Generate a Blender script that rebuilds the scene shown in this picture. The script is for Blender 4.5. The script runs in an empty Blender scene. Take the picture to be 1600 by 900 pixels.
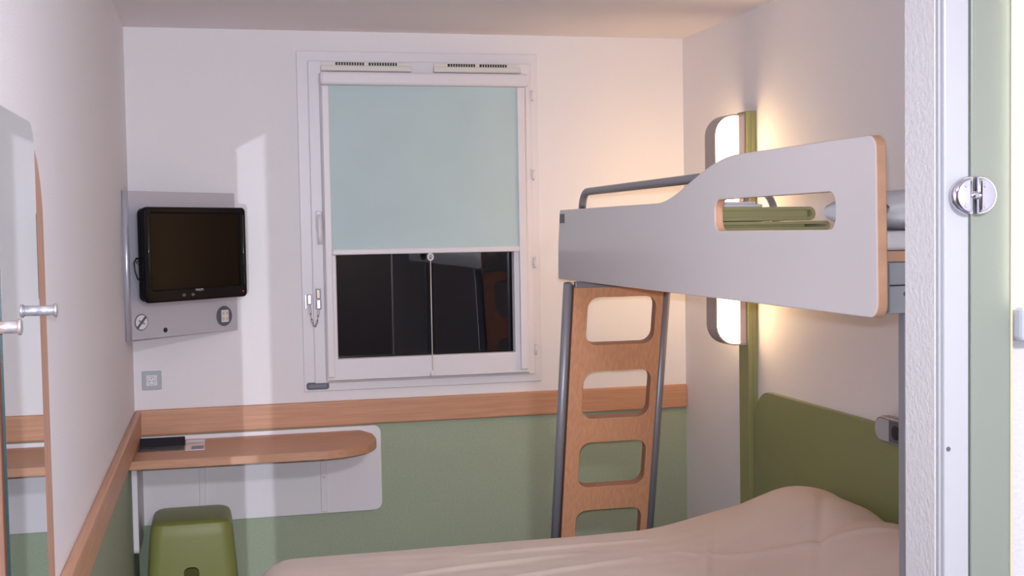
import bpy, bmesh, math, random
from mathutils import Vector, Matrix, noise

random.seed(4)
scene = bpy.context.scene
COL = scene.collection

# ------------------------------------------------------------------ camera, world, lights, exposure
W, H, REAR = 2.512, 2.5, -6.4           # room width, height, rear wall (back wall is y = 0, left wall is x = 0)
CAM = Vector((0.35293, -5.46004, 1.61097))
YAW, PITCH, ROLL, FPX = 0.236431, -0.046107, -0.0167975, 1918.96


def cam_axes():
    F = Vector((math.sin(YAW), math.cos(YAW), 0)); R = Vector((math.cos(YAW), -math.sin(YAW), 0)); U = Vector((0, 0, 1))
    F, U = F * math.cos(PITCH) + U * math.sin(PITCH), U * math.cos(PITCH) - F * math.sin(PITCH)
    R, U = R * math.cos(ROLL) + U * math.sin(ROLL), U * math.cos(ROLL) - R * math.sin(ROLL)
    return R, U, F


cR, cU, cF = cam_axes()
cam_d = bpy.data.cameras.new('camera'); cam = bpy.data.objects.new('camera', cam_d); COL.objects.link(cam)
cam_d.sensor_width = 36.0; cam_d.lens = FPX / 1600 * 36.0; cam_d.clip_start = 0.05
cam.matrix_world = Matrix(((cR.x, cU.x, -cF.x, CAM.x), (cR.y, cU.y, -cF.y, CAM.y), (cR.z, cU.z, -cF.z, CAM.z), (0, 0, 0, 1)))
scene.camera = cam

world = bpy.data.worlds.new('night'); scene.world = world; world.use_nodes = True
world.node_tree.nodes['Background'].inputs[0].default_value = (0.01, 0.012, 0.02, 1)
world.node_tree.nodes['Background'].inputs[1].default_value = 0.3


def light(name, kind, loc, target, energy, color, **kw):
    d = bpy.data.lights.new(name, kind); d.energy = energy; d.color = color
    for k, v in kw.items():
        setattr(d, k, v)
    o = bpy.data.objects.new(name, d); COL.objects.link(o); o.location = loc
    o.rotation_euler = (Vector(target) - Vector(loc)).to_track_quat('-Z', 'Y').to_euler()
    return o


# the camera's own flash, just above the lens
FLASH = Vector((0.352, -5.44, 1.668))
light('camera_flash', 'SPOT', FLASH, FLASH + cF * 3 + Vector((-0.66, 0, 0.15)), 288, (0.86, 0.90, 1.0), shadow_soft_size=0.012, spot_size=math.radians(84), spot_blend=1.0)
# added ambient fill, an unseen disk overhead behind the photographer
light('ambient_fill_light', 'AREA', (1.22, -5.75, 2.47), (1.15, -5.2, 0), 108, (0.93, 0.92, 1.0), shape='DISK', size=0.5)
# added spot imitating the flash off the tall mirror: a narrow upright beam onto the window wall
beam = light('mirror_flash_standin', 'SPOT', (0.05, -3.22, 1.15), (0.515, 0.0, 1.15), 95, (0.86, 0.90, 1.0), shadow_soft_size=0.008, spot_size=math.radians(70), spot_blend=0.0)

scene.view_settings.view_transform = 'Standard'; scene.view_settings.look = 'None'
scene.view_settings.gamma = 1.0; scene.view_settings.use_curve_mapping = False
scene.view_settings.exposure = 0.0
scene.cycles.use_denoising = True
scene.cycles.max_bounces = 10; scene.cycles.diffuse_bounces = 5; scene.cycles.glossy_bounces = 5; scene.cycles.transmission_bounces = 8
scene.cycles.sample_clamp_indirect = 4.0


def beam_mask():
    d = beam.data; d.use_nodes = True; nt = d.node_tree; n = nt.nodes; l = nt.links
    em = [x for x in n if x.type == 'EMISSION'][0]
    tc = n.new('ShaderNodeTexCoord'); sp = n.new('ShaderNodeSeparateXYZ'); l.new(tc.outputs['Normal'], sp.inputs[0])

    def m(op, a, b=None, c=None):
        q = n.new('ShaderNodeMath'); q.operation = op
        for i, v in enumerate((a, b, c)):
            if v is None: continue
            if hasattr(v, 'links'): l.new(v, q.inputs[i])
            else: q.inputs[i].default_value = v
        return q.outputs[0]
    az = m('ABSOLUTE', sp.outputs['Z'])
    u = m('DIVIDE', sp.outputs['X'], az); v = m('DIVIDE', sp.outputs['Y'], az)

    def ramp(x, a, b):
        q = n.new('ShaderNodeMapRange'); q.clamp = True; l.new(x, q.inputs[0])
        q.inputs[1].default_value = a; q.inputs[2].default_value = b; q.inputs[3].default_value = 0; q.inputs[4].default_value = 1
        return q.outputs[0]
    side = m('MULTIPLY', ramp(u, -0.0200, -0.0170), ramp(u, 0.0215, 0.0150))
    # the top of the patch slopes with the mirror's top edge
    vt = m('SUBTRACT', v, m('MULTIPLY', u, 0.46))
    top = ramp(vt, 0.2695, 0.2665)
    l.new(m('MULTIPLY', side, top), em.inputs['Strength'])


beam_mask()

# ------------------------------------------------------------------ materials
MATS = {}


def mat(name, color, rough=0.6, metal=0.0, spec=0.5, bump=0.0, bscale=200.0, vary=0.0, vscale=3.0, emit=None, estr=0.0, trans=0.0, ior=1.5, coat=0.0, sheen=0.0, stretch=None, vcol=None):
    m = bpy.data.materials.new(name); m.use_nodes = True; nt = m.node_tree; n = nt.nodes; l = nt.links
    b = n['Principled BSDF']; c4 = (*color, 1)
    b.inputs['Base Color'].default_value = c4; b.inputs['Roughness'].default_value = rough; b.inputs['Metallic'].default_value = metal
    b.inputs['Specular IOR Level'].default_value = spec; b.inputs['IOR'].default_value = ior
    b.inputs['Transmission Weight'].default_value = trans; b.inputs['Coat Weight'].default_value = coat; b.inputs['Sheen Weight'].default_value = sheen
    if emit:
        b.inputs['Emission Color'].default_value = (*emit, 1); b.inputs['Emission Strength'].default_value = estr
    tc = n.new('ShaderNodeTexCoord'); mp = n.new('ShaderNodeMapping'); l.new(tc.outputs['Object'], mp.inputs[0])
    if stretch: mp.inputs['Scale'].default_value = stretch
    if vary:
        t = n.new('ShaderNodeTexNoise'); t.inputs['Scale'].default_value = vscale; t.inputs['Detail'].default_value = 5; l.new(mp.outputs[0], t.inputs['Vector'])
        r = n.new('ShaderNodeMix'); r.data_type = 'RGBA'
        lo = vcol if vcol else tuple(x * (1 - vary) for x in color); hi = color if vcol else tuple(min(1, x * (1 + vary)) for x in color)
        r.inputs['A'].default_value = (*lo, 1); r.inputs['B'].default_value = (*hi, 1)
        mr = n.new('ShaderNodeMapRange'); l.new(t.outputs['Fac'], mr.inputs[0]); mr.inputs[1].default_value = 0.3; mr.inputs[2].default_value = 0.7
        l.new(mr.outputs[0], r.inputs['Factor']); l.new(r.outputs['Result'], b.inputs['Base Color'])
    if bump:
        t2 = n.new('ShaderNodeTexNoise'); t2.inputs['Scale'].default_value = bscale; t2.inputs['Detail'].default_value = 3; l.new(tc.outputs['Object'], t2.inputs['Vector'])
        bp = n.new('ShaderNodeBump'); bp.inputs['Strength'].default_value = bump; bp.inputs['Distance'].default_value = 0.002
        l.new(t2.outputs['Fac'], bp.inputs['Height']); l.new(bp.outputs[0], b.inputs['Normal'])
    MATS[name] = m
    return m


def dado_mat(name, white, green, zsplit, bump, bscale):
    m = mat(name, white, 0.62, bump=bump, bscale=bscale); nt = m.node_tree; n = nt.nodes; l = nt.links
    b = n['Principled BSDF']; tc = [x for x in n if x.type == 'TEX_COORD'][0]
    sp = n.new('ShaderNodeSeparateXYZ'); l.new(tc.outputs['Object'], sp.inputs[0])
    lt = n.new('ShaderNodeMath'); lt.operation = 'LESS_THAN'; l.new(sp.outputs['Z'], lt.inputs[0]); lt.inputs[1].default_value = zsplit
    mx = n.new('ShaderNodeMix'); mx.data_type = 'RGBA'; l.new(lt.outputs[0], mx.inputs['Factor'])
    mx.inputs['A'].default_value = (*white, 1)
    t = n.new('ShaderNodeTexNoise'); t.inputs['Scale'].default_value = 90; t.inputs['Detail'].default_value = 4; l.new(tc.outputs['Object'], t.inputs['Vector'])
    g = n.new('ShaderNodeMix'); g.data_type = 'RGBA'; l.new(t.outputs['Fac'], g.inputs['Factor'])
    g.inputs['A'].default_value = (*[x * 0.86 for x in green], 1); g.inputs['B'].default_value = (*[x * 1.14 for x in green], 1)
    l.new(g.outputs['Result'], mx.inputs['B']); l.new(mx.outputs['Result'], b.inputs['Base Color'])
    return m


WHITE = (0.84, 0.81, 0.835)
dado_mat('wall_dado', WHITE, (0.36, 0.42, 0.30), 0.80, 0.35, 260)
mat('wall_white', (0.87, 0.85, 0.88), 0.62, bump=0.45, bscale=240)
mat('wall_rough', (0.70, 0.69, 0.71), 0.6, bump=1.0, bscale=110)
mat('rear_dark', (0.10, 0.07, 0.055), 0.6)
dado_mat('wall_dado_left', (0.89, 0.86, 0.885), (0.36, 0.42, 0.30), 0.80, 1.0, 210)
mat('ceiling', (0.88, 0.83, 0.84), 0.8, bump=0.3, bscale=180)
mat('floor', (0.16, 0.17, 0.20), 0.4, vary=0.15, vscale=40)
mat('wood', (0.62, 0.33, 0.20), 0.42, vary=0.2, vscale=9, stretch=(0.6, 14, 14), vcol=(0.52, 0.265, 0.155))
mat('wood_y', (0.62, 0.33, 0.20), 0.42, vary=0.2, vscale=9, stretch=(14, 0.6, 14), vcol=(0.52, 0.265, 0.155))
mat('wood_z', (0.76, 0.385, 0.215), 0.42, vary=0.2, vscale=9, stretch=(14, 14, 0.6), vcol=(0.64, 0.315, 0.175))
mat('mirror_wood', (0.56, 0.31, 0.22), 0.5, vary=0.15, vscale=9, stretch=(14, 14, 0.6))
mat('wood_edge', (0.72, 0.42, 0.27), 0.45, vary=0.1, vscale=20)
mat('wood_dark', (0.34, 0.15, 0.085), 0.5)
mat('laminate', (0.76, 0.72, 0.735), 0.22, spec=0.5)
mat('desk_white', (0.82, 0.78, 0.82), 0.4)
mat('pvc', (0.80, 0.77, 0.81), 0.35)
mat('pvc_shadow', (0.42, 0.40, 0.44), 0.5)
mat('vent_cream', (0.80, 0.76, 0.70), 0.45)
mat('black', (0.012, 0.012, 0.014), 0.4)
mat('blind', (0.53, 0.67, 0.69), 0.85, vary=0.03, vscale=4, bump=0.15, bscale=900)
mat('glass', (1, 1, 1), 0.0, trans=1.0, ior=1.5)
mat('steel', (0.30, 0.30, 0.34), 0.38, metal=0.3)
mat('steel_light', (0.50, 0.52, 0.57), 0.4, metal=0.2)
mat('alu_panel', (0.52, 0.52, 0.60), 0.42, metal=0.15)
mat('alu_edge', (0.60, 0.60, 0.68), 0.3, metal=0.5)
mat('chrome', (0.62, 0.61, 0.70), 0.10, metal=1.0)
mat('satin', (0.72, 0.70, 0.74), 0.28, metal=0.85)
mat('mirror', (0.78, 0.84, 0.86), 0.0, metal=1.0)
mat('glass_edge', (0.003, 0.030, 0.036), 0.25, spec=0.8)
mat('tv_black', (0.006, 0.005, 0.007), 0.20, spec=0.12)
mat('screen', (0.008, 0.0035, 0.002), 0.14, spec=0.10)
mat('tv_gloss', (0.01, 0.01, 0.012), 0.12, spec=0.8)
mat('logo', (0.55, 0.52, 0.52), 0.4)
mat('led', (0.4, 0.02, 0.01), 0.4, emit=(1, 0.1, 0.03), estr=0.6)
mat('olive', (0.26, 0.295, 0.135), 0.5)
mat('olive_pole', (0.32, 0.33, 0.14), 0.45)
mat('lamp_grey', (0.40, 0.36, 0.38), 0.45, metal=0.1)
mat('lamp_end', (0.62, 0.50, 0.50), 0.5)
mat('lamp_glow', (0.9, 0.85, 0.7), 0.5, emit=(1.0, 0.66, 0.34), estr=13.0)
mat('bath_glow', (0.95, 0.95, 0.95), 0.5, emit=(1.0, 0.93, 0.82), estr=5.0)
mat('bath_cap', (0.50, 0.53, 0.60), 0.4)
mat('sheet', (0.72, 0.60, 0.53), 0.8, bump=0.12, bscale=500, vary=0.03, vscale=6, sheen=0.1)
mat('linen', (0.82, 0.80, 0.83), 0.8, bump=0.1, bscale=500)
mat('blanket', (0.42, 0.39, 0.19), 0.95, bump=0.5, bscale=420, sheen=0.2)
mat('stool', (0.26, 0.28, 0.08), 0.45, bump=0.05, bscale=300)
mat('socket_grey', (0.42, 0.46, 0.50), 0.4)
mat('socket_white', (0.78, 0.76, 0.80), 0.4)
mat('dark_plate', (0.10, 0.11, 0.15), 0.4)
mat('plate_line', (0.30, 0.31, 0.36), 0.4)
mat('sign_white', (0.78, 0.78, 0.82), 0.4)
mat('leaflet_dark', (0.03, 0.028, 0.04), 0.25, vary=0.6, vscale=22, vcol=(0.20, 0.17, 0.15))
mat('leaflet_black', (0.012, 0.012, 0.02), 0.2)
mat('leaflet_pale', (0.88, 0.85, 0.90), 0.2)
mat('leaflet_blue', (0.10, 0.18, 0.36), 0.25)
mat('frost', (0.40, 0.45, 0.38), 0.35, trans=0.35, spec=0.3)
mat('frame_white', (0.49, 0.50, 0.53), 0.3)
mat('frame_side', (0.44, 0.44, 0.48), 0.4)
mat('partition_cream', (0.72, 0.66, 0.45), 0.5)
mat('bed_base', (0.25, 0.23, 0.24), 0.6)
mat('brass', (0.36, 0.29, 0.24), 0.35, metal=0.9)


# ------------------------------------------------------------------ geometry helpers
class G:
    """collects solid pieces into one mesh"""
    def __init__(self): self.bm = bmesh.new(); self.mi = 0

    def _take(self, bm2):
        for f in bm2.faces: f.material_index = self.mi
        me = bpy.data.meshes.new('t'); bm2.to_mesh(me); bm2.free(); self.bm.from_mesh(me); bpy.data.meshes.remove(me)
        return self

    def box(self, x0, x1, y0, y1, z0, z1, bev=0.0, seg=2, rot=None, pivot=None):
        b = bmesh.new(); bmesh.ops.create_cube(b, size=1)
        for v in b.verts:
            v.co = Vector(((x0 + x1) / 2 + v.co.x * (x1 - x0), (y0 + y1) / 2 + v.co.y * (y1 - y0), (z0 + z1) / 2 + v.co.z * (z1 - z0)))
        if bev: bmesh.ops.bevel(b, geom=b.edges[:], offset=bev, segments=seg, affect='EDGES', profile=0.5)
        if rot:
            p = Vector(pivot) if pivot else Vector(((x0 + x1) / 2, (y0 + y1) / 2, (z0 + z1) / 2))
            bmesh.ops.rotate(b, cent=p, matrix=rot, verts=b.verts)
        return self._take(b)

    def tube(self, pts, r, seg=12, caps=True):
        b = bmesh.new(); pts = [Vector(p) for p in pts]; rings = []
        n = len(pts); up = None
        for i, p in enumerate(pts):
            t = (pts[min(i + 1, n - 1)] - pts[max(i - 1, 0)]).normalized()
            if up is None:
                up = Vector((0, 0, 1)) if abs(t.z) < 0.9 else Vector((1, 0, 0))
            a = t.cross(up).normalized(); up = a.cross(t).normalized()
            rr = r[i] if isinstance(r, (list, tuple)) else r
            rings.append([b.verts.new(p + (a * math.cos(2 * math.pi * k / seg) + up * math.sin(2 * math.pi * k / seg)) * rr) for k in range(seg)])
        for i in range(n - 1):
            for k in range(seg):
                f = b.faces.new((rings[i][k], rings[i][(k + 1) % seg], rings[i + 1][(k + 1) % seg], rings[i + 1][k])); f.smooth = True
        if caps:
            b.faces.new(rings[0][::-1]); b.faces.new(rings[-1])
        bmesh.ops.recalc_face_normals(b, faces=b.faces)
        return self._take(b)

    def plate(self, loops, t, place, bev=0.0, edge_mi=None, bres=1):
        """flat board with holes: loops of (u, v), thickness t, place(u, v, w) -> xyz with w in 0..t"""
        cu = bpy.data.curves.new('t', 'CURVE'); cu.dimensions = '2D'; cu.fill_mode = 'BOTH'
        cu.extrude = t / 2 - bev; cu.bevel_depth = bev; cu.bevel_resolution = bres; cu.offset = -bev
        for lp in loops:
            s = cu.splines.new('POLY'); s.points.add(len(lp) - 1); s.use_cyclic_u = True
            for q, (u, v) in zip(s.points, lp): q.co = (u, v, 0, 1)
        o = bpy.data.objects.new('t', cu); COL.objects.link(o)
        bpy.context.view_layer.update()
        me = bpy.data.meshes.new_from_object(o.evaluated_get(bpy.context.evaluated_depsgraph_get()))
        bpy.data.objects.remove(o); bpy.data.curves.remove(cu)
        b = bmesh.new(); b.from_mesh(me); bpy.data.meshes.remove(me)
        bmesh.ops.remove_doubles(b, verts=b.verts, dist=1e-5)
        mi = self.mi
        for f in b.faces:
            f.smooth = False
            f.material_index = edge_mi if (edge_mi is not None and abs(f.normal.z) < 0.5) else mi
        for v in b.verts: v.co = Vector(place(v.co.x, v.co.y, v.co.z + t / 2))
        bmesh.ops.recalc_face_normals(b, faces=b.faces)
        me = bpy.data.meshes.new('t'); b.to_mesh(me); b.free(); self.bm.from_mesh(me); bpy.data.meshes.remove(me)
        return self

    def grid(self, nu, nv, fn, closed=False):
        b = bmesh.new(); vs = [[b.verts.new(fn(i / nu, j / nv)) for j in range(nv + 1)] for i in range(nu + 1)]
        for i in range(nu):
            for j in range(nv):
                f = b.faces.new((vs[i][j], vs[i + 1][j], vs[i + 1][j + 1], vs[i][j + 1])); f.smooth = True
        bmesh.ops.remove_doubles(b, verts=b.verts, dist=1e-5)
        bmesh.ops.recalc_face_normals(b, faces=b.faces)
        return self._take(b)


def rrect(x0, x1, y0, y1, r, n=6):
    if not isinstance(r, (tuple, list)): r = (r,) * 4
    return rpoly([(x0, y0, r[0]), (x1, y0, r[1]), (x1, y1, r[2]), (x0, y1, r[3])], n)


def rpoly(pts, n=6):
    out = []; m = len(pts)
    for i, (x, y, r) in enumerate(pts):
        p = Vector((x, y)); a = Vector(pts[i - 1][:2]) - p; c = Vector(pts[(i + 1) % m][:2]) - p
        if r <= 0: out.append((x, y)); continue
        a.normalize(); c.normalize(); ang = a.angle(c); d = r / math.tan(ang / 2)
        s, e = p + a * d, p + c * d; cen = p + (a + c).normalized() * (r / math.sin(ang / 2))
        v0, v1 = s - cen, e - cen; tot = v0.angle_signed(v1)
        for k in range(n + 1):
            th = -tot * k / n; out.append((cen.x + v0.x * math.cos(th) - v0.y * math.sin(th), cen.y + v0.x * math.sin(th) + v0.y * math.cos(th)))
    return out


def circle(cx, cy, r, n=24, ry=None):
    ry = ry or r
    return [(cx + r * math.cos(2 * math.pi * k / n), cy + ry * math.sin(2 * math.pi * k / n)) for k in range(n)]


ROOT = {}


def thing(name, label, cat, loc, group=None):
    o = bpy.data.objects.new(name, None); COL.objects.link(o); o.location = loc; o.empty_display_size = 0.05
    o['label'] = label; o['category'] = cat
    if group: o['group'] = group
    ROOT[o.name] = Vector(loc)
    return o


def put(name, g, mats, parent=None, origin=None, label=None, smooth=None):
    """links the collected mesh; vertices are given in room coordinates"""
    if isinstance(g, G): bm = g.bm
    base = ROOT[parent.name] if parent is not None else Vector(origin or (0, 0, 0))
    me = bpy.data.meshes.new(name); bmesh.ops.translate(bm, vec=-base, verts=bm.verts)
    if smooth:
        for f in bm.faces: f.smooth = True
    bm.to_mesh(me); bm.free()
    if smooth: me.set_sharp_from_angle(angle=math.radians(smooth))
    for m in (mats if isinstance(mats, (list, tuple)) else [mats]): me.materials.append(MATS[m])
    o = bpy.data.objects.new(name, me); COL.objects.link(o)
    if parent is not None: o.parent = parent
    else: o.location = base
    ROOT[o.name] = base
    if label: o['label'] = label
    return o


def struct(o, label, cat='wall'):
    o['kind'] = 'structure'; o['label'] = label; o['category'] = cat
    return o


def tag(o, label, cat, group=None):
    o['label'] = label; o['category'] = cat
    if group: o['group'] = group
    return o


# ------------------------------------------------------------------ room shell
T = 0.12
struct(put('floor', G().box(-T, W + T, REAR - T, T, -0.1, 0), 'floor'), 'dark grey vinyl floor below the beds', 'floor')
struct(put('ceiling', G().box(-T, W + T, REAR - T, T, H, H + 0.1), 'ceiling'), 'pale painted ceiling over the whole room', 'ceiling')
struct(put('wall_left', G().box(-T, 0, REAR, T, 0, H), 'wall_dado_left'), 'off-white textured wall behind the tall mirror, green below the rail')
struct(put('wall_right', G().box(W, W + T, REAR, T, 0, H), 'wall_white'), 'off-white textured wall beside the bunk and lamp')
struct(put('wall_rear', G().box(-T, W + T, REAR - T, REAR, 0, H), 'rear_dark'), 'dark entrance wall behind the photographer')
WX0, WX1, WZ0, WZ1 = 0.79, 1.745, 0.985, 2.345       # opening of the window
g = G()
g.box(0, WX0, 0, T, 0, H); g.box(WX1, W, 0, T, 0, H); g.box(WX0, WX1, 0, T, 0, WZ0); g.box(WX0, WX1, 0, T, WZ1, H)
struct(put('wall_back', g, 'wall_dado'), 'off-white window wall with sage green below the wooden rail')

# wooden dado rail: a lower and an upper board step
g = G(); g.box(0.0, W, -0.020, 0, 0.762, 0.874, 0.009, 3)
struct(put('trim_1', g, 'wood'), 'beech dado rail along the window wall', 'rail')
g = G(); g.box(0.0, 0.026, -2.72, -0.021, 0.762, 0.874, 0.010, 3)
struct(put('trim_2', g, 'wood_y'), 'beech dado rail running down the left wall', 'rail')

# partition end by the shower: rough wall return, white frame profile, pale glass leaf, strip light
PY = -3.5
struct(put('wall_partition', G().box(1.604, W, PY, PY + 0.096, 0, H), ['wall_rough']), 'rough white end of the partition wall beside the bunk')
g = G(); g.box(1.606, 1.612, PY - 0.010, PY, 0, H, 0.002); g.mi = 1; g.box(1.612, 1.662, PY - 0.018, PY, 0, H, 0.003)
o = put('trim_3', g, ['frame_side', 'frame_white']); struct(o, 'smooth white upright door frame profile on the partition', 'door frame')
put('screw_hole', G().tube([(1.620, PY - 0.0185, 1.208), (1.620, PY - 0.016, 1.208)], 0.0045), 'dark_plate', o)
o = thing('glass_door', 'pale green frosted glass door leaf right of the white frame', 'glass door', (1.705, PY - 0.02, 0))
put('glass_leaf', G().box(1.665, 1.745, PY - 0.020, PY - 0.010, 0.05, 2.46, 0.002), 'frost', o)
put('edge_strip', G().box(1.745, 1.749, PY - 0.022, PY - 0.008, 0.05, 2.46, 0.001), 'partition_cream', o)
o = thing('shower_hinge', 'round chrome hinge joining white frame and glass door', 'hinge', (1.6635, PY - 0.02, 1.661))
hx, hz, hy = 1.6635, 1.661, PY - 0.020
for s in (-1, 1):
    lp = [(0.0035, -0.0335)] + [(0.010 + 0.035 * math.cos(a), 0.034 * math.sin(a)) for a in [math.pi * (k / 16 - 0.5) for k in range(17)]] + [(0.0035, 0.0335)]
    loop = [(hx + s * u, hz + v) for u, v in lp]
    if s < 0: loop = loop[::-1]
    p_ = put('hinge_plate', G().plate([loop], 0.018, lambda u, v, w: (u, hy - w, v), 0.0085, bres=4), 'chrome', o, smooth=40)
    for q in (-1, 1):
        put('screw', G().tube([(hx + s * 0.019, hy - 0.0165, hz + q * 0.018), (hx + s * 0.019, hy - 0.0195, hz + q * 0.018)], 0.0045), 'steel_light', p_)
put('hinge_pin', G().tube([(hx - 0.010, hy - 0.010, hz), (hx + 0.010, hy - 0.010, hz)], 0.0085, 14), 'chrome', o)
o = thing('strip_light', 'bright white strip light at the right edge of the picture', 'lamp', (1.85, PY, 1.4))
g = G(); g.box(1.755, 1.86, PY - 0.040, PY, 1.465, 2.42, 0.008); put('diffuser', g, 'bath_glow', o)
g = G(); g.box(1.752, 1.864, PY - 0.043, PY, 1.398, 1.462, 0.008); put('end_cap', g, 'bath_cap', o)

# ------------------------------------------------------------------ window
win = bpy.data.objects.new('window_1', None); COL.objects.link(win); win.location = (1.26, 0, 0.92); ROOT['window_1'] = Vector((1.26, 0, 0.92))
struct(win, 'white plastic window with dark night pane', 'window')


def ring(x0, x1, z0, z1, ix0, ix1, iz0, iz1, y0, t, bev, r=0.003):
    return G().plate([rrect(x0, x1, z0, z1, r, 2), rrect(ix0, ix1, iz0, iz1, 0.002, 2)[::-1]], t, lambda u, v, w: (u, y0 - w, v), bev)


put('outer_frame', ring(0.717, 1.800, 0.920, 2.412, 0.790, 1.745, 0.985, 2.345, 0.0, 0.014, 0.003), 'pvc', win)
put('frame_step', ring(0.764, 1.765, 0.956, 2.368, 0.83, 1.72, 1.00, 2.28, -0.014, 0.016, 0.004), 'pvc', win)
put('casement', ring(0.815, 1.735, 0.964, 2.315, 0.866, 1.666, 1.063, 2.26, -0.026, 0.030, 0.006), 'pvc', win)
put('glazing_bead', ring(0.858, 1.674, 1.055, 2.27, 0.866, 1.666, 1.063, 2.262, -0.010, 0.018, 0.002), 'pvc', win)
put('pane', G().box(0.80, 1.73, 0.010, 0.016, 1.00, 2.33), 'glass', win)
put('sash_groove', G().box(0.8115, 0.8135, -0.0325, -0.028, 0.97, 2.31), 'pvc_shadow', win)
for x0, x1 in ((0.818, 1.217), (1.315, 1.714)):
    v_ = put('vent', G().box(x0, x1, -0.062, -0.028, 2.320, 2.345, 0.005), 'vent_cream', win)
    put('vent_grille', G().box(x0 + 0.004, x1 - 0.004, -0.045, -0.029, 2.345, 2.362, 0.002), 'vent_cream', v_)
    for half in range(2):
        a0 = x0 + 0.065 + half * 0.145
        put('vent_slot', G().box(a0, a0 + 0.125, -0.0460, -0.040, 2.3475, 2.3600, 0.001), 'black', v_)
        for k in range(10):
            put('louvre', G().box(a0 + 0.010 + k * 0.0115, a0 + 0.013 + k * 0.0115, -0.0485, -0.044, 2.3465, 2.358), 'vent_cream', v_)
# handle
h_ = put('handle_base', G().box(0.783, 0.809, -0.045, -0.030, 1.625, 1.715, 0.005), 'pvc', win)
put('handle_lever', G().tube([(0.796, -0.045, 1.69), (0.796, -0.068, 1.688), (0.796, -0.075, 1.67), (0.796, -0.074, 1.60), (0.796, -0.072, 1.570)], [0.010, 0.010, 0.011, 0.010, 0.009]), 'pvc', h_)
for z in (2.225, 1.867, 1.468, 1.071):
    p_ = put('hinge', G().tube([(1.768, -0.036, z - 0.022), (1.768, -0.036, z + 0.022)], 0.006), 'pvc', win)
    put('hinge_pin', G().tube([(1.768, -0.038, z - 0.026), (1.768, -0.038, z - 0.020)], 0.0045), 'steel_light', p_)
# chain restrictor
lk = put('chain_lock', G().box(0.728, 0.737, -0.022, -0.014, 1.285, 1.350, 0.002), 'satin', win)
put('lock_block', G().box(0.738, 0.757, -0.040, -0.014, 1.305, 1.350, 0.004), 'satin', lk)
kp = put('keeper_plate', G().box(0.773, 0.799, -0.036, -0.030, 1.283, 1.377, 0.002), 'steel_light', win)
put('keeper_slot', G().box(0.777, 0.795, -0.044, -0.036, 1.330, 1.372, 0.003), 'brass', kp)
put('keeper_block', G().box(0.776, 0.796, -0.052, -0.036, 1.285, 1.328, 0.004), 'satin', kp)
pts = []
for k in range(12):
    t = k / 11; x = 0.747 + 0.039 * t; z = 1.300 - 0.085 * (1 - (2 * t - 1) ** 2) ** 0.8 - 0.012 * t
    pts.append((x, -0.045, z))
for k in range(11):
    a, b = Vector(pts[k]), Vector(pts[k + 1]); c = (a + b) / 2; d = (b - a).normalized(); L = (b - a).length * 0.72
    sdir = Vector((0, 1, 0)) if k % 2 else d.cross(Vector((0, 1, 0)))
    lp = [c + d * L * math.cos(th) + sdir * 0.0042 * math.sin(th) for th in [2 * math.pi * q / 8 for q in range(9)]]
    put('chain_link', G().tube(lp, 0.0014, 5, False), 'brass', lk)
p_ = put('label_plate', G().plate([rrect(0.727, 0.826, 0.928, 0.960, 0.011)], 0.004, lambda u, v, w: (u, -0.014 - w, v), 0.001), 'dark_plate', win, label='dark rounded name plate')
for z in (0.949, 0.944, 0.939):
    put('plate_line', G().box(0.738, 0.815, -0.0187, -0.0178, z - 0.001, z + 0.001), 'plate_line', p_)

# roller blind
bl = thing('roller_blind', 'pale blue-green roller blind pulled over the upper window', 'blind', (1.26, -0.06, 1.0))
put('cassette', G().box(0.812, 1.736, -0.110, -0.057, 2.256, 2.312, 0.010), 'pvc', bl)
for x0, x1 in ((0.818, 0.848), (1.688, 1.722)):
    put('guide_rail', G().box(x0, x1, -0.078, -0.057, 0.985, 2.256, 0.004), 'pvc', bl)
put('fabric', G().grid(24, 2, lambda u, v: (0.842 + 0.85 * u, -0.068 + 0.0015 * math.sin(u * 9), 1.545 + v * 0.712)), 'blind', bl)
put('bottom_bar', G().box(0.848, 1.688, -0.079, -0.062, 1.520, 1.545, 0.005), 'pvc', bl)
r_ = put('pull_ring', G().tube([(1.279 + 0.011 * math.cos(a), -0.084, 1.504 + 0.014 * math.sin(a)) for a in [2 * math.pi * k / 14 for k in range(15)]], 0.0042, 8, False), 'pvc', bl)
put('ring_hub', G().tube([(1.279, -0.090, 1.506), (1.279, -0.079, 1.506)], 0.0075), 'steel', r_)
put('pull_cord', G().tube([(1.279, -0.083, 1.492), (1.2795, -0.078, 1.25), (1.281, -0.072, 0.985)], 0.0022, 6), 'vent_cream', bl)
put('cord_knob', G().tube([(1.281, -0.072, 0.997), (1.281, -0.072, 0.990), (1.281, -0.072, 0.975), (1.281, -0.072, 0.969)], [0.004, 0.011, 0.012, 0.006], 12), 'pvc', bl)

# ------------------------------------------------------------------ wall socket, corner TV panel and television
o = thing('wall_socket', 'grey square wall socket with white insert above the rail', 'socket', (0.074, 0, 0.96))
put('plate', G().box(0.033, 0.114, -0.010, 0, 0.959, 1.039, 0.003), 'socket_grey', o)
i_ = put('insert', G().box(0.051, 0.096, -0.013, -0.009, 0.976, 1.022, 0.002), 'socket_white', o)
put('well', G().tube([(0.0735, -0.0135, 0.999), (0.0735, -0.012, 0.999)], 0.0185, 20), 'pvc_shadow', i_)
put('well_floor', G().tube([(0.0735, -0.0142, 0.999), (0.0735, -0.013, 0.999)], 0.0165, 20), 'socket_white', i_)
for dx, dz in ((-0.008, -0.003), (0.008, -0.003), (0, 0.009)):
    put('pin', G().tube([(0.0735 + dx, -0.0152, 0.999 + dz), (0.0735 + dx, -0.013, 0.999 + dz)], 0.0026, 8), 'dark_plate', i_)

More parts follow.
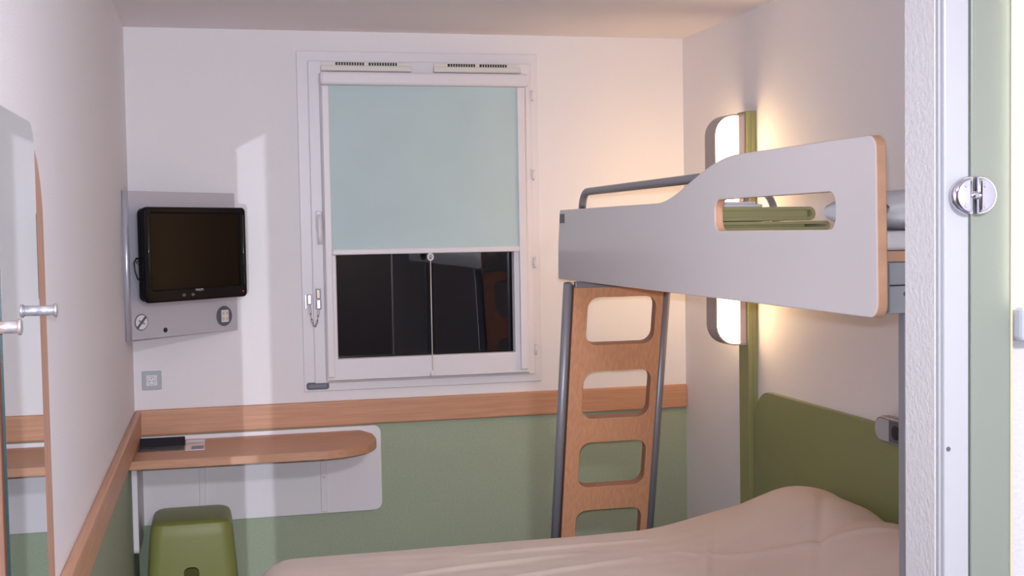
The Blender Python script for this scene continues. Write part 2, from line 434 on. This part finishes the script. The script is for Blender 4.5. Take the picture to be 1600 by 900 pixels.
A = Vector((0.012, -0.415, 0)); Bp = Vector((0.440, -0.014, 0)); tu = (Bp - A).normalized(); nn = Vector((tu.y, -tu.x, 0))


def on_panel(u, v, w):
    p = A + tu * u + nn * w
    return (p.x, p.y, v)


PL = (Bp - A).length
o = thing('tv_wall_panel', 'grey metallic board set across the room corner behind the television', 'panel', (0.2, -0.2, 1.2))
put('board', G().plate([rrect(0.012, PL, 1.205, 1.795, 0.004, 2)], 0.018, lambda u, v, w: on_panel(u, v, w - 0.018), 0.002), 'alu_panel', o)
put('edge_profile', G().tube([on_panel(0.006, 1.203, -0.006), on_panel(0.006, 1.797, -0.006)], 0.013, 14), 'alu_edge', o)
s_ = put('no_smoking_sign', G().plate([circle(0.064, 1.274, 0.033, 28)], 0.002, lambda u, v, w: on_panel(u, v, w), 0), 'dark_plate', o, label='round no-smoking sticker')
put('sign_face', G().plate([circle(0.064, 1.274, 0.029, 28)], 0.002, lambda u, v, w: on_panel(u, v, w + 0.0012), 0), 'sign_white', s_)
put('sign_bar', G().plate([[(0.064 + a * 0.0205 - b * 0.0035, 1.274 + a * 0.0205 + b * 0.0035) for a, b in ((-1, -1), (1, -1), (1, 1), (-1, 1))]], 0.002, lambda u, v, w: on_panel(u, v, w + 0.0024), 0), 'dark_plate', s_)
put('sign_cigarette', G().plate([[(0.064 - a * 0.015 + b * 0.002, 1.274 + a * 0.008 + b * 0.003) for a, b in ((-1, -1), (1, -1), (1, 1), (-1, 1))]], 0.001, lambda u, v, w: on_panel(u, v, w + 0.0028), 0), 'plate_line', s_)
put('cable_hole', G().plate([circle(0.185, 1.234, 0.010, 16)], 0.002, lambda u, v, w: on_panel(u, v, w), 0), 'black', o)
s_ = put('round_outlet', G().plate([circle(0.506, 1.270, 0.043, 28)], 0.006, lambda u, v, w: on_panel(u, v, w), 0.002), 'dark_plate', o, label='dark round power and aerial outlet')
put('outlet_insert', G().plate([rrect(0.486, 0.526, 1.244, 1.296, 0.003, 2)], 0.003, lambda u, v, w: on_panel(u, v, w + 0.0055), 0.0008), 'vent_cream', s_)
for du, dv in ((-0.010, 0.012), (0.010, 0.012), (-0.010, -0.012), (0.010, -0.012)):
    put('outlet_hole', G().plate([rrect(0.506 + du - 0.005, 0.506 + du + 0.005, 1.270 + dv - 0.007, 1.270 + dv + 0.007, 0.002, 2)], 0.001, lambda u, v, w: on_panel(u, v, w + 0.0082), 0), 'lamp_end', s_)

tv = thing('television', 'black flat television mounted on the grey corner panel', 'television', (0.25, -0.25, 1.35))
TU0, TU1, TZ0, TZ1 = 0.024, 0.568, 1.352, 1.731
D0 = 0.035
put('back_shell', G().plate([rrect(TU0 + 0.004, TU1 - 0.004, TZ0 + 0.004, TZ1 - 0.004, 0.025)], 0.03, lambda u, v, w: on_panel(u, v, w + D0), 0.004), 'tv_black', tv)
put('wall_mount', G().plate([rrect(0.22, 0.38, 1.46, 1.62, 0.01)], 0.036, lambda u, v, w: on_panel(u, v, w), 0.002), 'steel', tv)
put('bezel', G().plate([rrect(TU0, TU1, TZ0, TZ1, 0.02), rrect(TU0 + 0.034, TU1 - 0.034, TZ0 + 0.050, TZ1 - 0.026, 0.003, 2)[::-1]], 0.020, lambda u, v, w: on_panel(u, v, w + D0 + 0.028), 0.007, bres=3), 'tv_black', tv)
sc_ = put('screen', G().plate([rrect(TU0 + 0.032, TU1 - 0.032, TZ0 + 0.048, TZ1 - 0.024, 0.003, 2)], 0.008, lambda u, v, w: on_panel(u, v, w + D0 + 0.030), 0.001), 'screen', tv)
for u in (TU0 + 0.019, TU1 - 0.019):
    put('bezel_ridge', G().tube([on_panel(u, TZ0 + 0.055, D0 + 0.047), on_panel(u, TZ1 - 0.032, D0 + 0.047)], 0.0035, 10), 'tv_gloss', tv)
put('led', G().plate([circle(TU1 - 0.026, TZ0 + 0.024, 0.003, 10)], 0.001, lambda u, v, w: on_panel(u, v, w + D0 + 0.0478), 0), 'led', tv)
for u in (0.215, 0.262):
    put('button', G().plate([circle(u, TZ0 + 0.024, 0.009, 14, 0.006)], 0.001, lambda u, v, w: on_panel(u, v, w + D0 + 0.0478), 0), 'dark_plate', tv)


def text_mesh(s, size, place, t=0.0006):
    cu = bpy.data.curves.new('t', 'FONT'); cu.body = s; cu.size = size; cu.align_x = 'CENTER'; cu.align_y = 'CENTER'; cu.extrude = t
    ob = bpy.data.objects.new('t', cu); COL.objects.link(ob); bpy.context.view_layer.update()
    me = bpy.data.meshes.new_from_object(ob.evaluated_get(bpy.context.evaluated_depsgraph_get()))
    bpy.data.objects.remove(ob); bpy.data.curves.remove(cu)
    g = G(); g.bm.from_mesh(me); bpy.data.meshes.remove(me)
    for v in g.bm.verts: v.co = Vector(place(v.co.x, v.co.y, v.co.z))
    return g


put('logo', text_mesh('PHILIPS', 0.013, lambda x, y, z: on_panel(0.298 + x * 1.0, TZ0 + 0.0415 + y, D0 + 0.0483 + z)), 'logo', tv)
put('cable', G().tube([on_panel(0.10, 1.50, 0.03), on_panel(0.05, 1.525, 0.035), on_panel(0.012, 1.53, 0.045), on_panel(-0.004, 1.512, 0.05), on_panel(-0.002, 1.48, 0.052), on_panel(0.010, 1.452, 0.05), on_panel(0.04, 1.43, 0.045), on_panel(0.10, 1.42, 0.035)], 0.0035, 8), 'black', tv)
put('cable', G().tube([on_panel(0.10, 1.52, 0.03), on_panel(0.04, 1.535, 0.04), on_panel(0.012, 1.512, 0.045), on_panel(0.03, 1.502, 0.04), on_panel(0.10, 1.50, 0.035)], 0.0025, 8), 'black', tv)

# ------------------------------------------------------------------ desk corner
o = thing('desk', 'beech wall desk with rounded end on white backing boards', 'desk', (0.5, -0.25, 0.375))
top = rpoly([(0.002, -0.020, 0), (0.960, -0.020, 0.02), (0.998, -0.14, 0.05), (0.998, -0.520, 0.26), (0.002, -0.500, 0)][::-1], 10)
put('desk_top', G().plate([top], 0.034, lambda u, v, w: (u, v, 0.706 + w), 0.002), 'wood', o)
put('backing_board', G().plate([rrect(0.024, 1.050, 0.376, 0.757, (0, 0.035, 0.035, 0), 6)], 0.016, lambda u, v, w: (u, -0.001 - w, v), 0.002), 'desk_white', o)
put('side_board', G().plate([rrect(-0.345, -0.018, 0.335, 0.704, (0.02, 0, 0, 0.02), 5)], 0.022, lambda u, v, w: (0.001 + w, u, v), 0.002), 'desk_white', o)
for x in (0.272, 0.792):
    b_ = put('bracket', G().box(x - 0.014, x + 0.014, -0.030, -0.017, 0.385, 0.700, 0.003), 'desk_white', o)
    put('bracket_arm', G().box(x - 0.010, x + 0.010, -0.36, -0.030, 0.690, 0.7055, 0.002), 'desk_white', b_)
    put('bracket_screw', G().tube([(x, -0.0335, 0.54), (x, -0.029, 0.54)], 0.005, 10), 'satin', b_)
# leaflets on the desk
o = thing('black_folder', 'black folded menu card standing by the desk corner', 'folder', (0.11, -0.16, 0.741))
put('front_cover', G().plate([[(0.026, 0), (0.208, 0), (0.208, 0.050), (0.026, 0.050)]], 0.002, lambda u, v, w: (u, -0.190 + v * 0.72 - w, 0.7425 + v * 0.62), 0), 'leaflet_black', o)
put('rear_cover', G().plate([[(0.026, 0), (0.208, 0), (0.208, 0.050), (0.026, 0.050)]], 0.002, lambda u, v, w: (u, -0.110 - v * 0.72 - w, 0.7425 + v * 0.62), 0), 'leaflet_black', o)
o = put('leaflet', G().box(0.024, 0.206, -0.300, -0.195, 0.7402, 0.7425), 'leaflet_dark', origin=(0.115, -0.25, 0.74))
tag(o, 'dark glossy leaflet lying flat in front of the black folder', 'leaflet')
o = thing('leaflet', 'pale leaflet with a blue picture lying beside the black folder', 'leaflet', (0.25, -0.2, 0.74))
put('sheet', G().box(0.211, 0.288, -0.310, -0.060, 0.7402, 0.7415), 'leaflet_pale', o)
put('picture', G().box(0.235, 0.284, -0.295, -0.215, 0.7415, 0.7418), 'leaflet_blue', o)
put('headline', G().box(0.222, 0.268, -0.165, -0.135, 0.7415, 0.7418), 'lamp_end', o)

# stool: hollow square moulded shell, flared, with a grip hole in the front
o = thing('stool', 'olive green moulded plastic stool under the desk', 'stool', (0.23, -0.21, 0))


def stool_ring(z, inset):
    k = (0.46 - z) / 0.46; e = 0.035 * k - inset
    return rrect(0.068 - e, 0.388 + e, -0.375 - e, -0.045 + e, max(0.012, 0.05 - inset * 0.3), 6)


b = bmesh.new(); rings = []
for z, ins in ((0.0, 0.0), (0.1, 0), (0.2, 0), (0.3, 0), (0.40, 0), (0.43, 0.002), (0.448, 0.008), (0.457, 0.020), (0.460, 0.036)):
    rings.append([b.verts.new((x, y, z)) for x, y in stool_ring(z, ins)])
for i in range(len(rings) - 1):
    n_ = len(rings[i])
    for k in range(n_):
        f = b.faces.new((rings[i][k], rings[i][(k + 1) % n_], rings[i + 1][(k + 1) % n_], rings[i + 1][k])); f.smooth = True
b.faces.new(rings[-1]); bmesh.ops.recalc_face_normals(b, faces=b.faces)
g = G(); g._take(b)
body = put('shell', g, 'stool', o)
body.data.set_sharp_from_angle(angle=math.radians(40))
# the grip hole is cut right through the front face
cut = put('cutter', G().plate([rrect(0.195, 0.255, 0.10, 0.278, 0.022)], 0.2, lambda u, v, w: (u, -0.50 + w, v), 0), 'stool', o)
so = body.modifiers.new('wall', 'SOLIDIFY'); so.thickness = 0.012; so.offset = -1
bo = body.modifiers.new('grip', 'BOOLEAN'); bo.object = cut; bo.operation = 'DIFFERENCE'; bo.solver = 'EXACT'
bpy.context.view_layer.update()
me = bpy.data.meshes.new_from_object(body.evaluated_get(bpy.context.evaluated_depsgraph_get()))
body.modifiers.clear(); body.data = me; bpy.data.objects.remove(cut)
for p in me.polygons: p.use_smooth = len(p.vertices) <= 4
me.set_sharp_from_angle(angle=math.radians(28))

# ------------------------------------------------------------------ tall mirror and pegs
o = thing('wall_mirror', 'tall mirror on a wooden backboard on the left wall', 'mirror', (0.02, -3.2, 0.3))
put('backboard', G().plate([rrect(-3.72, -2.825, 0.28, 1.800, (0.03, 0.03, 0.16, 0.03), 10)], 0.016, lambda u, v, w: (0.001 + w, u, v), 0.001), 'mirror_wood', o)
put('mirror_glass', G().plate([rrect(-3.415, -3.022, 0.32, 1.825, (0.02, 0.02, 0.05, 0.05), 8)], 0.004, lambda u, v, w: (0.0245 + w + (u + 3.22) * 0.010, u, v), 0.0, edge_mi=1), ['mirror', 'glass_edge'], o)
put('mirror_spacer', G().box(0.017, 0.0225, -3.38, -3.06, 0.36, 1.77), 'black', o)
for y, lab in ((-3.030, 'silver coat peg at the far edge of the tall mirror'), (-3.465, 'silver coat peg cut off by the left picture edge')):
    q = thing('coat_peg', lab, 'coat peg', (0.017, y, 1.478), 'coat pegs beside the tall mirror')
    put('shank', G().tube([(0.0172, y, 1.478), (0.058, y, 1.478)], 0.0098, 18), 'satin', q)
    put('flange', G().tube([(0.056, y, 1.478), (0.058, y, 1.478), (0.0615, y, 1.478), (0.063, y, 1.478)], [0.0098, 0.0128, 0.0128, 0.0115], 18), 'satin', q)

# ------------------------------------------------------------------ lamp pole, lamp, headboard, reading switch on the right wall
o = thing('lamp_pole', 'olive green upright strip on the right wall holding the lamp', 'pole', (2.49, -0.75, 0.0))
put('profile', G().box(2.470, W, -0.800, -0.705, 0.0, 2.085, 0.002), 'olive_pole', o)
put('groove', G().box(2.4885, 2.4915, -0.8012, -0.799, 0.02, 2.08), 'olive', o)
o = thing('wall_lamp', 'glowing tall wall lamp with rounded grey frame behind the bunk', 'lamp', (2.42, -0.74, 1.13))
LX0, LX1, LZ0, LZ1, LY0, LY1 = 2.333, 2.469, 1.128, 2.072, -0.790, -0.690
outer = rrect(LX0, LX1, LZ0, LZ1, (0.085, 0, 0, 0.085), 12)
inner = rrect(LX0 + 0.005, LX1 - 0.004, LZ0 + 0.006, LZ1 - 0.006, (0.080, 0, 0, 0.080), 12)
put('frame', G().plate([outer, inner[::-1]], LY1 - LY0, lambda u, v, w: (u, LY0 + w, v), 0), 'lamp_grey', o)
dif = rrect(LX0 + 0.006, LX1 - 0.030, LZ0 + 0.007, LZ1 - 0.007, (0.079, 0, 0, 0.079), 12)
for nm, y in (('front_diffuser', LY0 + 0.004), ('rear_diffuser', LY1 - 0.008)):
    put(nm, G().plate([dif], 0.004, lambda u, v, w: (u, y + w, v), 0), 'lamp_glow', o)
put('end_plate', G().box(LX1 - 0.029, LX1 - 0.002, LY0 + 0.002, LY1 - 0.002, LZ0 + 0.007, LZ1 - 0.007), 'lamp_end', o)
o = put('headboard', G().plate([rrect(-2.70, -0.815, 0.30, 0.948, (0.02, 0.02, 0.13, 0.05), 10)], 0.022, lambda u, v, w: (W - 0.001 - w, u, v), 0.002), 'olive', origin=(2.5, -1.75, 0.3))
tag(o, 'olive green headboard with rounded corner on the right wall', 'headboard')
o = thing('reading_switch', 'grey capsule reading light with dark end on the headboard', 'reading light', (2.46, -1.84, 0.9))
put('housing', G().plate([rrect(-2.005, -1.822, 0.904, 0.989, 0.040, 8)], 0.038, lambda u, v, w: (W - 0.023 - w, u, v), 0.006, bres=2), 'steel', o)
put('light_face', G().plate([rrect(-1.915, -1.830, 0.912, 0.981, (0.003, 0.035, 0.035, 0.003), 8)], 0.002, lambda u, v, w: (W - 0.0608 - w, u, v), 0), 'steel_light', o)
p_ = put('dark_face', G().plate([rrect(-1.997, -1.917, 0.912, 0.981, (0.035, 0.003, 0.003, 0.035), 8)], 0.002, lambda u, v, w: (W - 0.0608 - w, u, v), 0), 'dark_plate', o)
put('button', G().plate([circle(-1.958, 0.9465, 0.023, 20)], 0.003, lambda u, v, w: (W - 0.0628 - w, u, v), 0.001), 'black', p_)

# ------------------------------------------------------------------ double bed
bed = thing('double_bed', 'double bed with cream sheet pulled over the pillows', 'bed', (1.5, -1.95, 0))
BX0, BX1, BY0, BY1, BT = 0.458, 2.478, -2.66, -1.215, 0.516


def sstep(a, b, x):
    t = max(0, min(1, (x - a) / (b - a))); return t * t * (3 - 2 * t)


def bed_z(x, y):
    z = BT
    # pillows under the sheet along the head end
    ridge = math.exp(-((x - 2.30) / 0.23) ** 2) if x < 2.30 else math.exp(-((x - 2.30) / 0.30) ** 2)
    z += 0.188 * ridge * sstep(-1.18, -1.64, y) * (1 - 0.10 * math.exp(-((y + 1.98) / 0.08) ** 2))
    z += 0.052 * sstep(1.78, 2.25, x) * sstep(-1.75, -1.30, y) * (1 - 0.7 * sstep(-1.5, -1.7, y))
    # soft creases of the sheet
    z += 0.004 * noise.noise(Vector((x * 2.1, y * 7.0, 0.3))) + 0.0022 * noise.noise(Vector((x * 5.0, y * 17, 1.7)))
    for (ax, ay, bx, by, hh, ww) in ((1.62, -2.35, 2.08, -1.32, 0.006, 0.02), (0.9, -1.60, 1.55, -1.50, 0.008, 0.03), (1.1, -1.75, 1.7, -1.62, 0.006, 0.025), (1.15, -1.42, 1.8, -1.40, 0.006, 0.02), (2.0, -2.3, 2.38, -1.6, -0.008, 0.03), (1.85, -1.6, 2.4, -2.35, 0.006, 0.02)):
        A_ = Vector((ax, ay)); d_ = Vector((bx, by)) - A_; q = Vector((x, y)) - A_; t = max(0, min(1, q.dot(d_) / d_.length_squared))
        dist = (q - d_ * t).length; z += 1.5 * hh * math.exp(-(dist / (0.6 * ww)) ** 2) * math.sin(math.pi * (0.1 + 0.8 * t))
    return z


def bed_fn(u, v):
    # u across x, v across y; outer bands fold down the sides
    def fold(t, a, b, r, drop):
        n_ = 0.16
        if t < n_:
            k = t / n_
            if k < 0.4: return a, -drop + (drop - r) * (k / 0.4)
            th = (k - 0.4) / 0.6 * math.pi / 2
            return a + r * (1 - math.cos(th)), -r + r * math.sin(th)
        if t > 1 - n_:
            p, q = fold(1 - t, 0, 1, r, drop); return b - p, q
        return a + r + (b - a - 2 * r) * (t - n_) / (1 - 2 * n_), 0.0
    x, dz1 = fold(u, BX0, BX1, 0.085, 0.28); y, dz2 = fold(v, BY0, BY1, 0.075, 0.28)
    # round the plan corners
    r = 0.14
    for sx, cx in ((-1, BX0 + r),):
        for sy, cy in ((-1, BY0 + r), (1, BY1 - r)):
            dx, dy = (x - cx) * sx, (y - cy) * sy
            if dx > 0 and dy > 0:
                m_ = max(dx, dy); l_ = math.hypot(dx, dy)
                x, y = cx + sx * dx * m_ / l_, cy + sy * dy * m_ / l_
    dz = min(dz1, dz2) if min(dz1, dz2) < -0.08 else -math.hypot(dz1, dz2) if True else 0
    zt = bed_z(x, y)
    return (x, y, max(0.22, zt + dz) if dz > -0.2 else 0.22 + 0.0)


put('sheet', G().grid(230, 190, bed_fn), 'sheet', bed)
put('mattress_core', G().box(BX0 + 0.05, BX1 - 0.02, BY0 + 0.05, BY1 - 0.05, 0.20, 0.46, 0.03), 'linen', bed)
put('bed_base', G().box(BX0 + 0.03, BX1 - 0.01, BY0 + 0.03, BY1 - 0.03, 0.09, 0.225, 0.01), 'bed_base', bed)
for x in (BX0 + 0.12, BX1 - 0.12):
    for y in (BY0 + 0.12, BY1 - 0.12):
        put('leg', G().tube([(x, y, 0), (x, y, 0.10)], 0.025, 12), 'steel', bed)

# ------------------------------------------------------------------ bunk
bk = thing('bunk_bed', 'high single bunk with white curved side panel along the right wall', 'bunk bed', (1.76, -3.08, 0))
XB = 1.687
ol = [(-0.715, 1.418, 0.012), (-0.722, 1.550, 0), (-0.752, 1.692, 0.014)]
ol += [(-1.86, 1.690, 0.0)]
n_ = 18
cur = []
for k in range(1, n_):
    t = k / n_; y = -1.86 - 0.60 * t
    cur.append((y, 1.690 + 0.1135 * sstep(0, 1, t ** 0.92), 0))
ol += cur + [(-2.46, 1.8035, 0), (-3.157, 1.799, 0.030), (-3.163, 1.417, 0.030)]
slot = rrect(-2.985, -2.312, 1.603, 1.687, 0.030, 8)
sp_ = put('side_panel', G().plate([rpoly(ol, 6)[::-1], slot], 0.025, lambda u, v, w: (XB + w, u, v), 0.003, edge_mi=1), ['laminate', 'wood_edge'], bk)
p_ = put('label_plate', G().plate([rrect(-0.822, -0.758, 1.640, 1.676, 0.006, 4)], 0.002, lambda u, v, w: (XB - w, u, v), 0), 'dark_plate', sp_)
rail = [(1.738, -0.895, 1.56), (1.738, -0.895, 1.700)]
for k in range(1, 9):
    a = math.pi / 2 * k / 8; rail.append((1.738, -0.895 - 0.075 * (1 - math.cos(a)), 1.690 + 0.067 * math.sin(a)))
rail += [(1.738, -1.2, 1.757), (1.738, -1.7, 1.757), (1.738, -2.0, 1.757)]
for k in range(0, 9):
    a = math.pi / 2 * k / 8; rail.append((1.738, -2.08 - 0.07 * math.sin(a), 1.757 - 0.067 * (1 - math.cos(a))))
rail.append((1.738, -2.15, 1.56))
put('guard_rail', G().tube(rail, 0.0145, 14), 'steel', bk)
rail = [(2.40, -0.94, 1.556), (2.40, -0.94, 1.70)] + [(2.40, -0.94 - 0.06 * (1 - math.cos(a)), 1.70 + 0.05 * math.sin(a)) for a in [math.pi / 2 * k / 6 for k in range(1, 7)]]
rail += [(2.40, -1.06 - 0.145 * math.sin(a), 1.75 - 0.12 * (1 - math.cos(a))) for a in [math.pi / 2 * k / 8 for k in range(9)]] + [(2.40, -1.205, 1.556)]
put('wall_rail', G().tube(rail, 0.0145, 14), 'steel', bk)
put('bed_board', G().box(1.742, 2.500, -3.100, -0.900, 1.532, 1.555, 0.002), 'wood_edge', bk)
put('end_beam', G().box(1.742, 2.500, -3.096, -3.050, 1.482, 1.531, 0.003), 'steel_light', bk)
put('end_beam', G().box(1.742, 2.330, -0.915, -0.870, 1.482, 1.531, 0.003), 'steel_light', bk)
put('side_beam', G().box(1.7125, 1.741, -3.12, -0.86, 1.425, 1.530, 0.003), 'steel', bk)
br = put('corner_bracket', G().box(1.7125, 1.860, -3.102, -3.040, 1.421, 1.480, 0.003), 'steel_light', bk)
put('bolt', G().tube([(1.788, -3.104, 1.463), (1.788, -3.101, 1.463)], 0.005, 10), 'dark_plate', br)
put('post', G().box(1.789, 1.845, -3.098, -3.070, 0, 1.421, 0.003), 'steel', bk)
o = put('bunk_mattress', G().box(1.748, 2.490, -3.090, -0.915, 1.556, 1.598, 0.012, 3), 'linen', origin=(2.12, -2, 1.556))
tag(o, 'white sheeted mattress on the high bunk', 'mattress')


# folded blanket: stacked soft layers with a rounded fold at the near end
o = thing('folded_blanket', 'folded olive green blanket seen through the bunk slot', 'blanket', (2.0, -1.72, 1.6))


def fold_layer(y_end, y_far, z0, z1, x0, x1, gap):
    g = G(); zc = (z0 + z1) / 2; hh = (z1 - z0) / 2; th = min(hh * 0.95, 0.010)
    path = [(y_far, z1 - th / 2)]
    for k in range(0, 13):
        a = math.pi / 2 - math.pi * k / 12; path.append((y_end + (hh - th / 2) * (1 - math.cos(a)), zc + (hh - th / 2) * math.sin(a)))
    path.append((y_far, z0 + th / 2))
    lp = []
    for s in (1, -1):
        seq = path if s == 1 else path[::-1]
        for i, (y, z) in enumerate(seq):
            j = i if s == 1 else len(path) - 1 - i
            y0, zz0 = path[max(0, j - 1)]; y1, zz1 = path[min(len(path) - 1, j + 1)]
            d = Vector((y1 - y0, zz1 - zz0)).normalized(); nrm = Vector((-d.y, d.x))
            lp.append((y + nrm.x * s * th / 2, z + nrm.y * s * th / 2))
    g.plate([lp], x1 - x0, lambda u, v, w: (-u + 0.008 * noise.noise(Vector((w * 6, z0 * 40, 0))), x0 + w, v + 0.0015 * noise.noise(Vector((u * 9, w * 9, z0)))), 0.002)
    return g


put('lower_fold', fold_layer(-2.185, -1.80, 1.600, 1.628, -2.02, -1.42, 0), 'blanket', o, smooth=50)
put('upper_fold', fold_layer(-2.140, -1.80, 1.630, 1.672, -2.01, -1.43, 0), 'blanket', o, smooth=50)
put('filling', G().box(1.803, 2.128, -2.004, -1.436, 1.632, 1.670, 0.012, 3), 'blanket', o)
put('filling', G().box(1.803, 2.12, -1.99, -1.436, 1.609, 1.619, 0.003), 'blanket', o)
o = put('folded_sheets', G().box(1.82, 2.01, -1.93, -1.45, 1.6735, 1.683, 0.004).box(1.825, 1.99, -1.92, -1.47, 1.6835, 1.691, 0.003), 'linen', origin=(1.92, -1.7, 1.6735))
tag(o, 'white folded sheets lying on top of the olive blanket', 'sheets')

# folded white quilt / pillow at the head of the bunk
o = thing('bunk_pillow', 'white creased pillow at the near end of the bunk', 'pillow', (2.1, -2.92, 1.6))


def pillow_fn(u, v):
    # closed surface around the x axis
    a = 2 * math.pi * v; x = 1.765 + 0.66 * u
    e = max(0.02, 1 - (abs(2 * u - 1)) ** 6) ** 0.5
    yy = math.copysign(abs(math.cos(a)) ** 0.6, math.cos(a)); zz = math.copysign(abs(math.sin(a)) ** 0.7, math.sin(a))
    y = -2.93 + 0.155 * yy * (0.92 + 0.08 * e); z = 1.645 + 0.047 * zz * (0.4 + 0.6 * e)
    cr = math.sin((z - 1.6) * 190 - (x - 1.75) * 34 + 2 * noise.noise(Vector((x * 6, z * 8, 0))))
    y += -0.005 * cr * (1 if y < -2.93 else 0)
    return (x, y, z)


put('pillow_case', G().grid(40, 56, pillow_fn), 'linen', o)

# ladder leaning from the floor to the far end of the bunk
ld = thing('bunk_ladder', 'beech ladder board with rounded openings and grey side rails', 'ladder', (1.9, -0.55, 0))
LT, LB = Vector((0, -0.838, 1.405)), Vector((0, -0.512, 0.0))
ld_dir = (LT - LB).normalized(); ld_n = Vector((0, -ld_dir.z, ld_dir.y))      # towards the camera
LEN = (LT - LB).length


def on_ladder(u, v, w):
    p = LB + ld_dir * v + ld_n * w
    return (u, p.y, p.z)


def lv(z): return z / ld_dir.z


slots = []
for z0, z1, x0, x1 in ((1.158, 1.350, 1.772, 2.056), (0.853, 1.050, 1.772, 2.056), (0.560, 0.752, 1.772, 2.056), (0.262, 0.458, 1.772, 2.056)):
    slots.append(rrect(x0, x1, lv(z0), lv(z1), 0.045, 8)[::-1])
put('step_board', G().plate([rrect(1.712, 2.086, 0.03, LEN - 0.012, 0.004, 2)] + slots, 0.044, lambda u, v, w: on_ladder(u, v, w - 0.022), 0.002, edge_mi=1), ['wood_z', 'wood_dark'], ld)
for x in (1.693, 2.103):
    r_ = put('side_rail', G().tube([on_ladder(x, 0.012, 0), on_ladder(x, LEN, 0)], 0.0185, 14), 'steel', ld)
    put('foot_cap', G().tube([on_ladder(x, 0.0, 0), on_ladder(x, 0.03, 0)], 0.021, 14), 'black', r_)
put('top_bar', G().box(1.716, 2.106, -0.862, -0.836, 1.385, 1.411, 0.004), 'steel', ld)
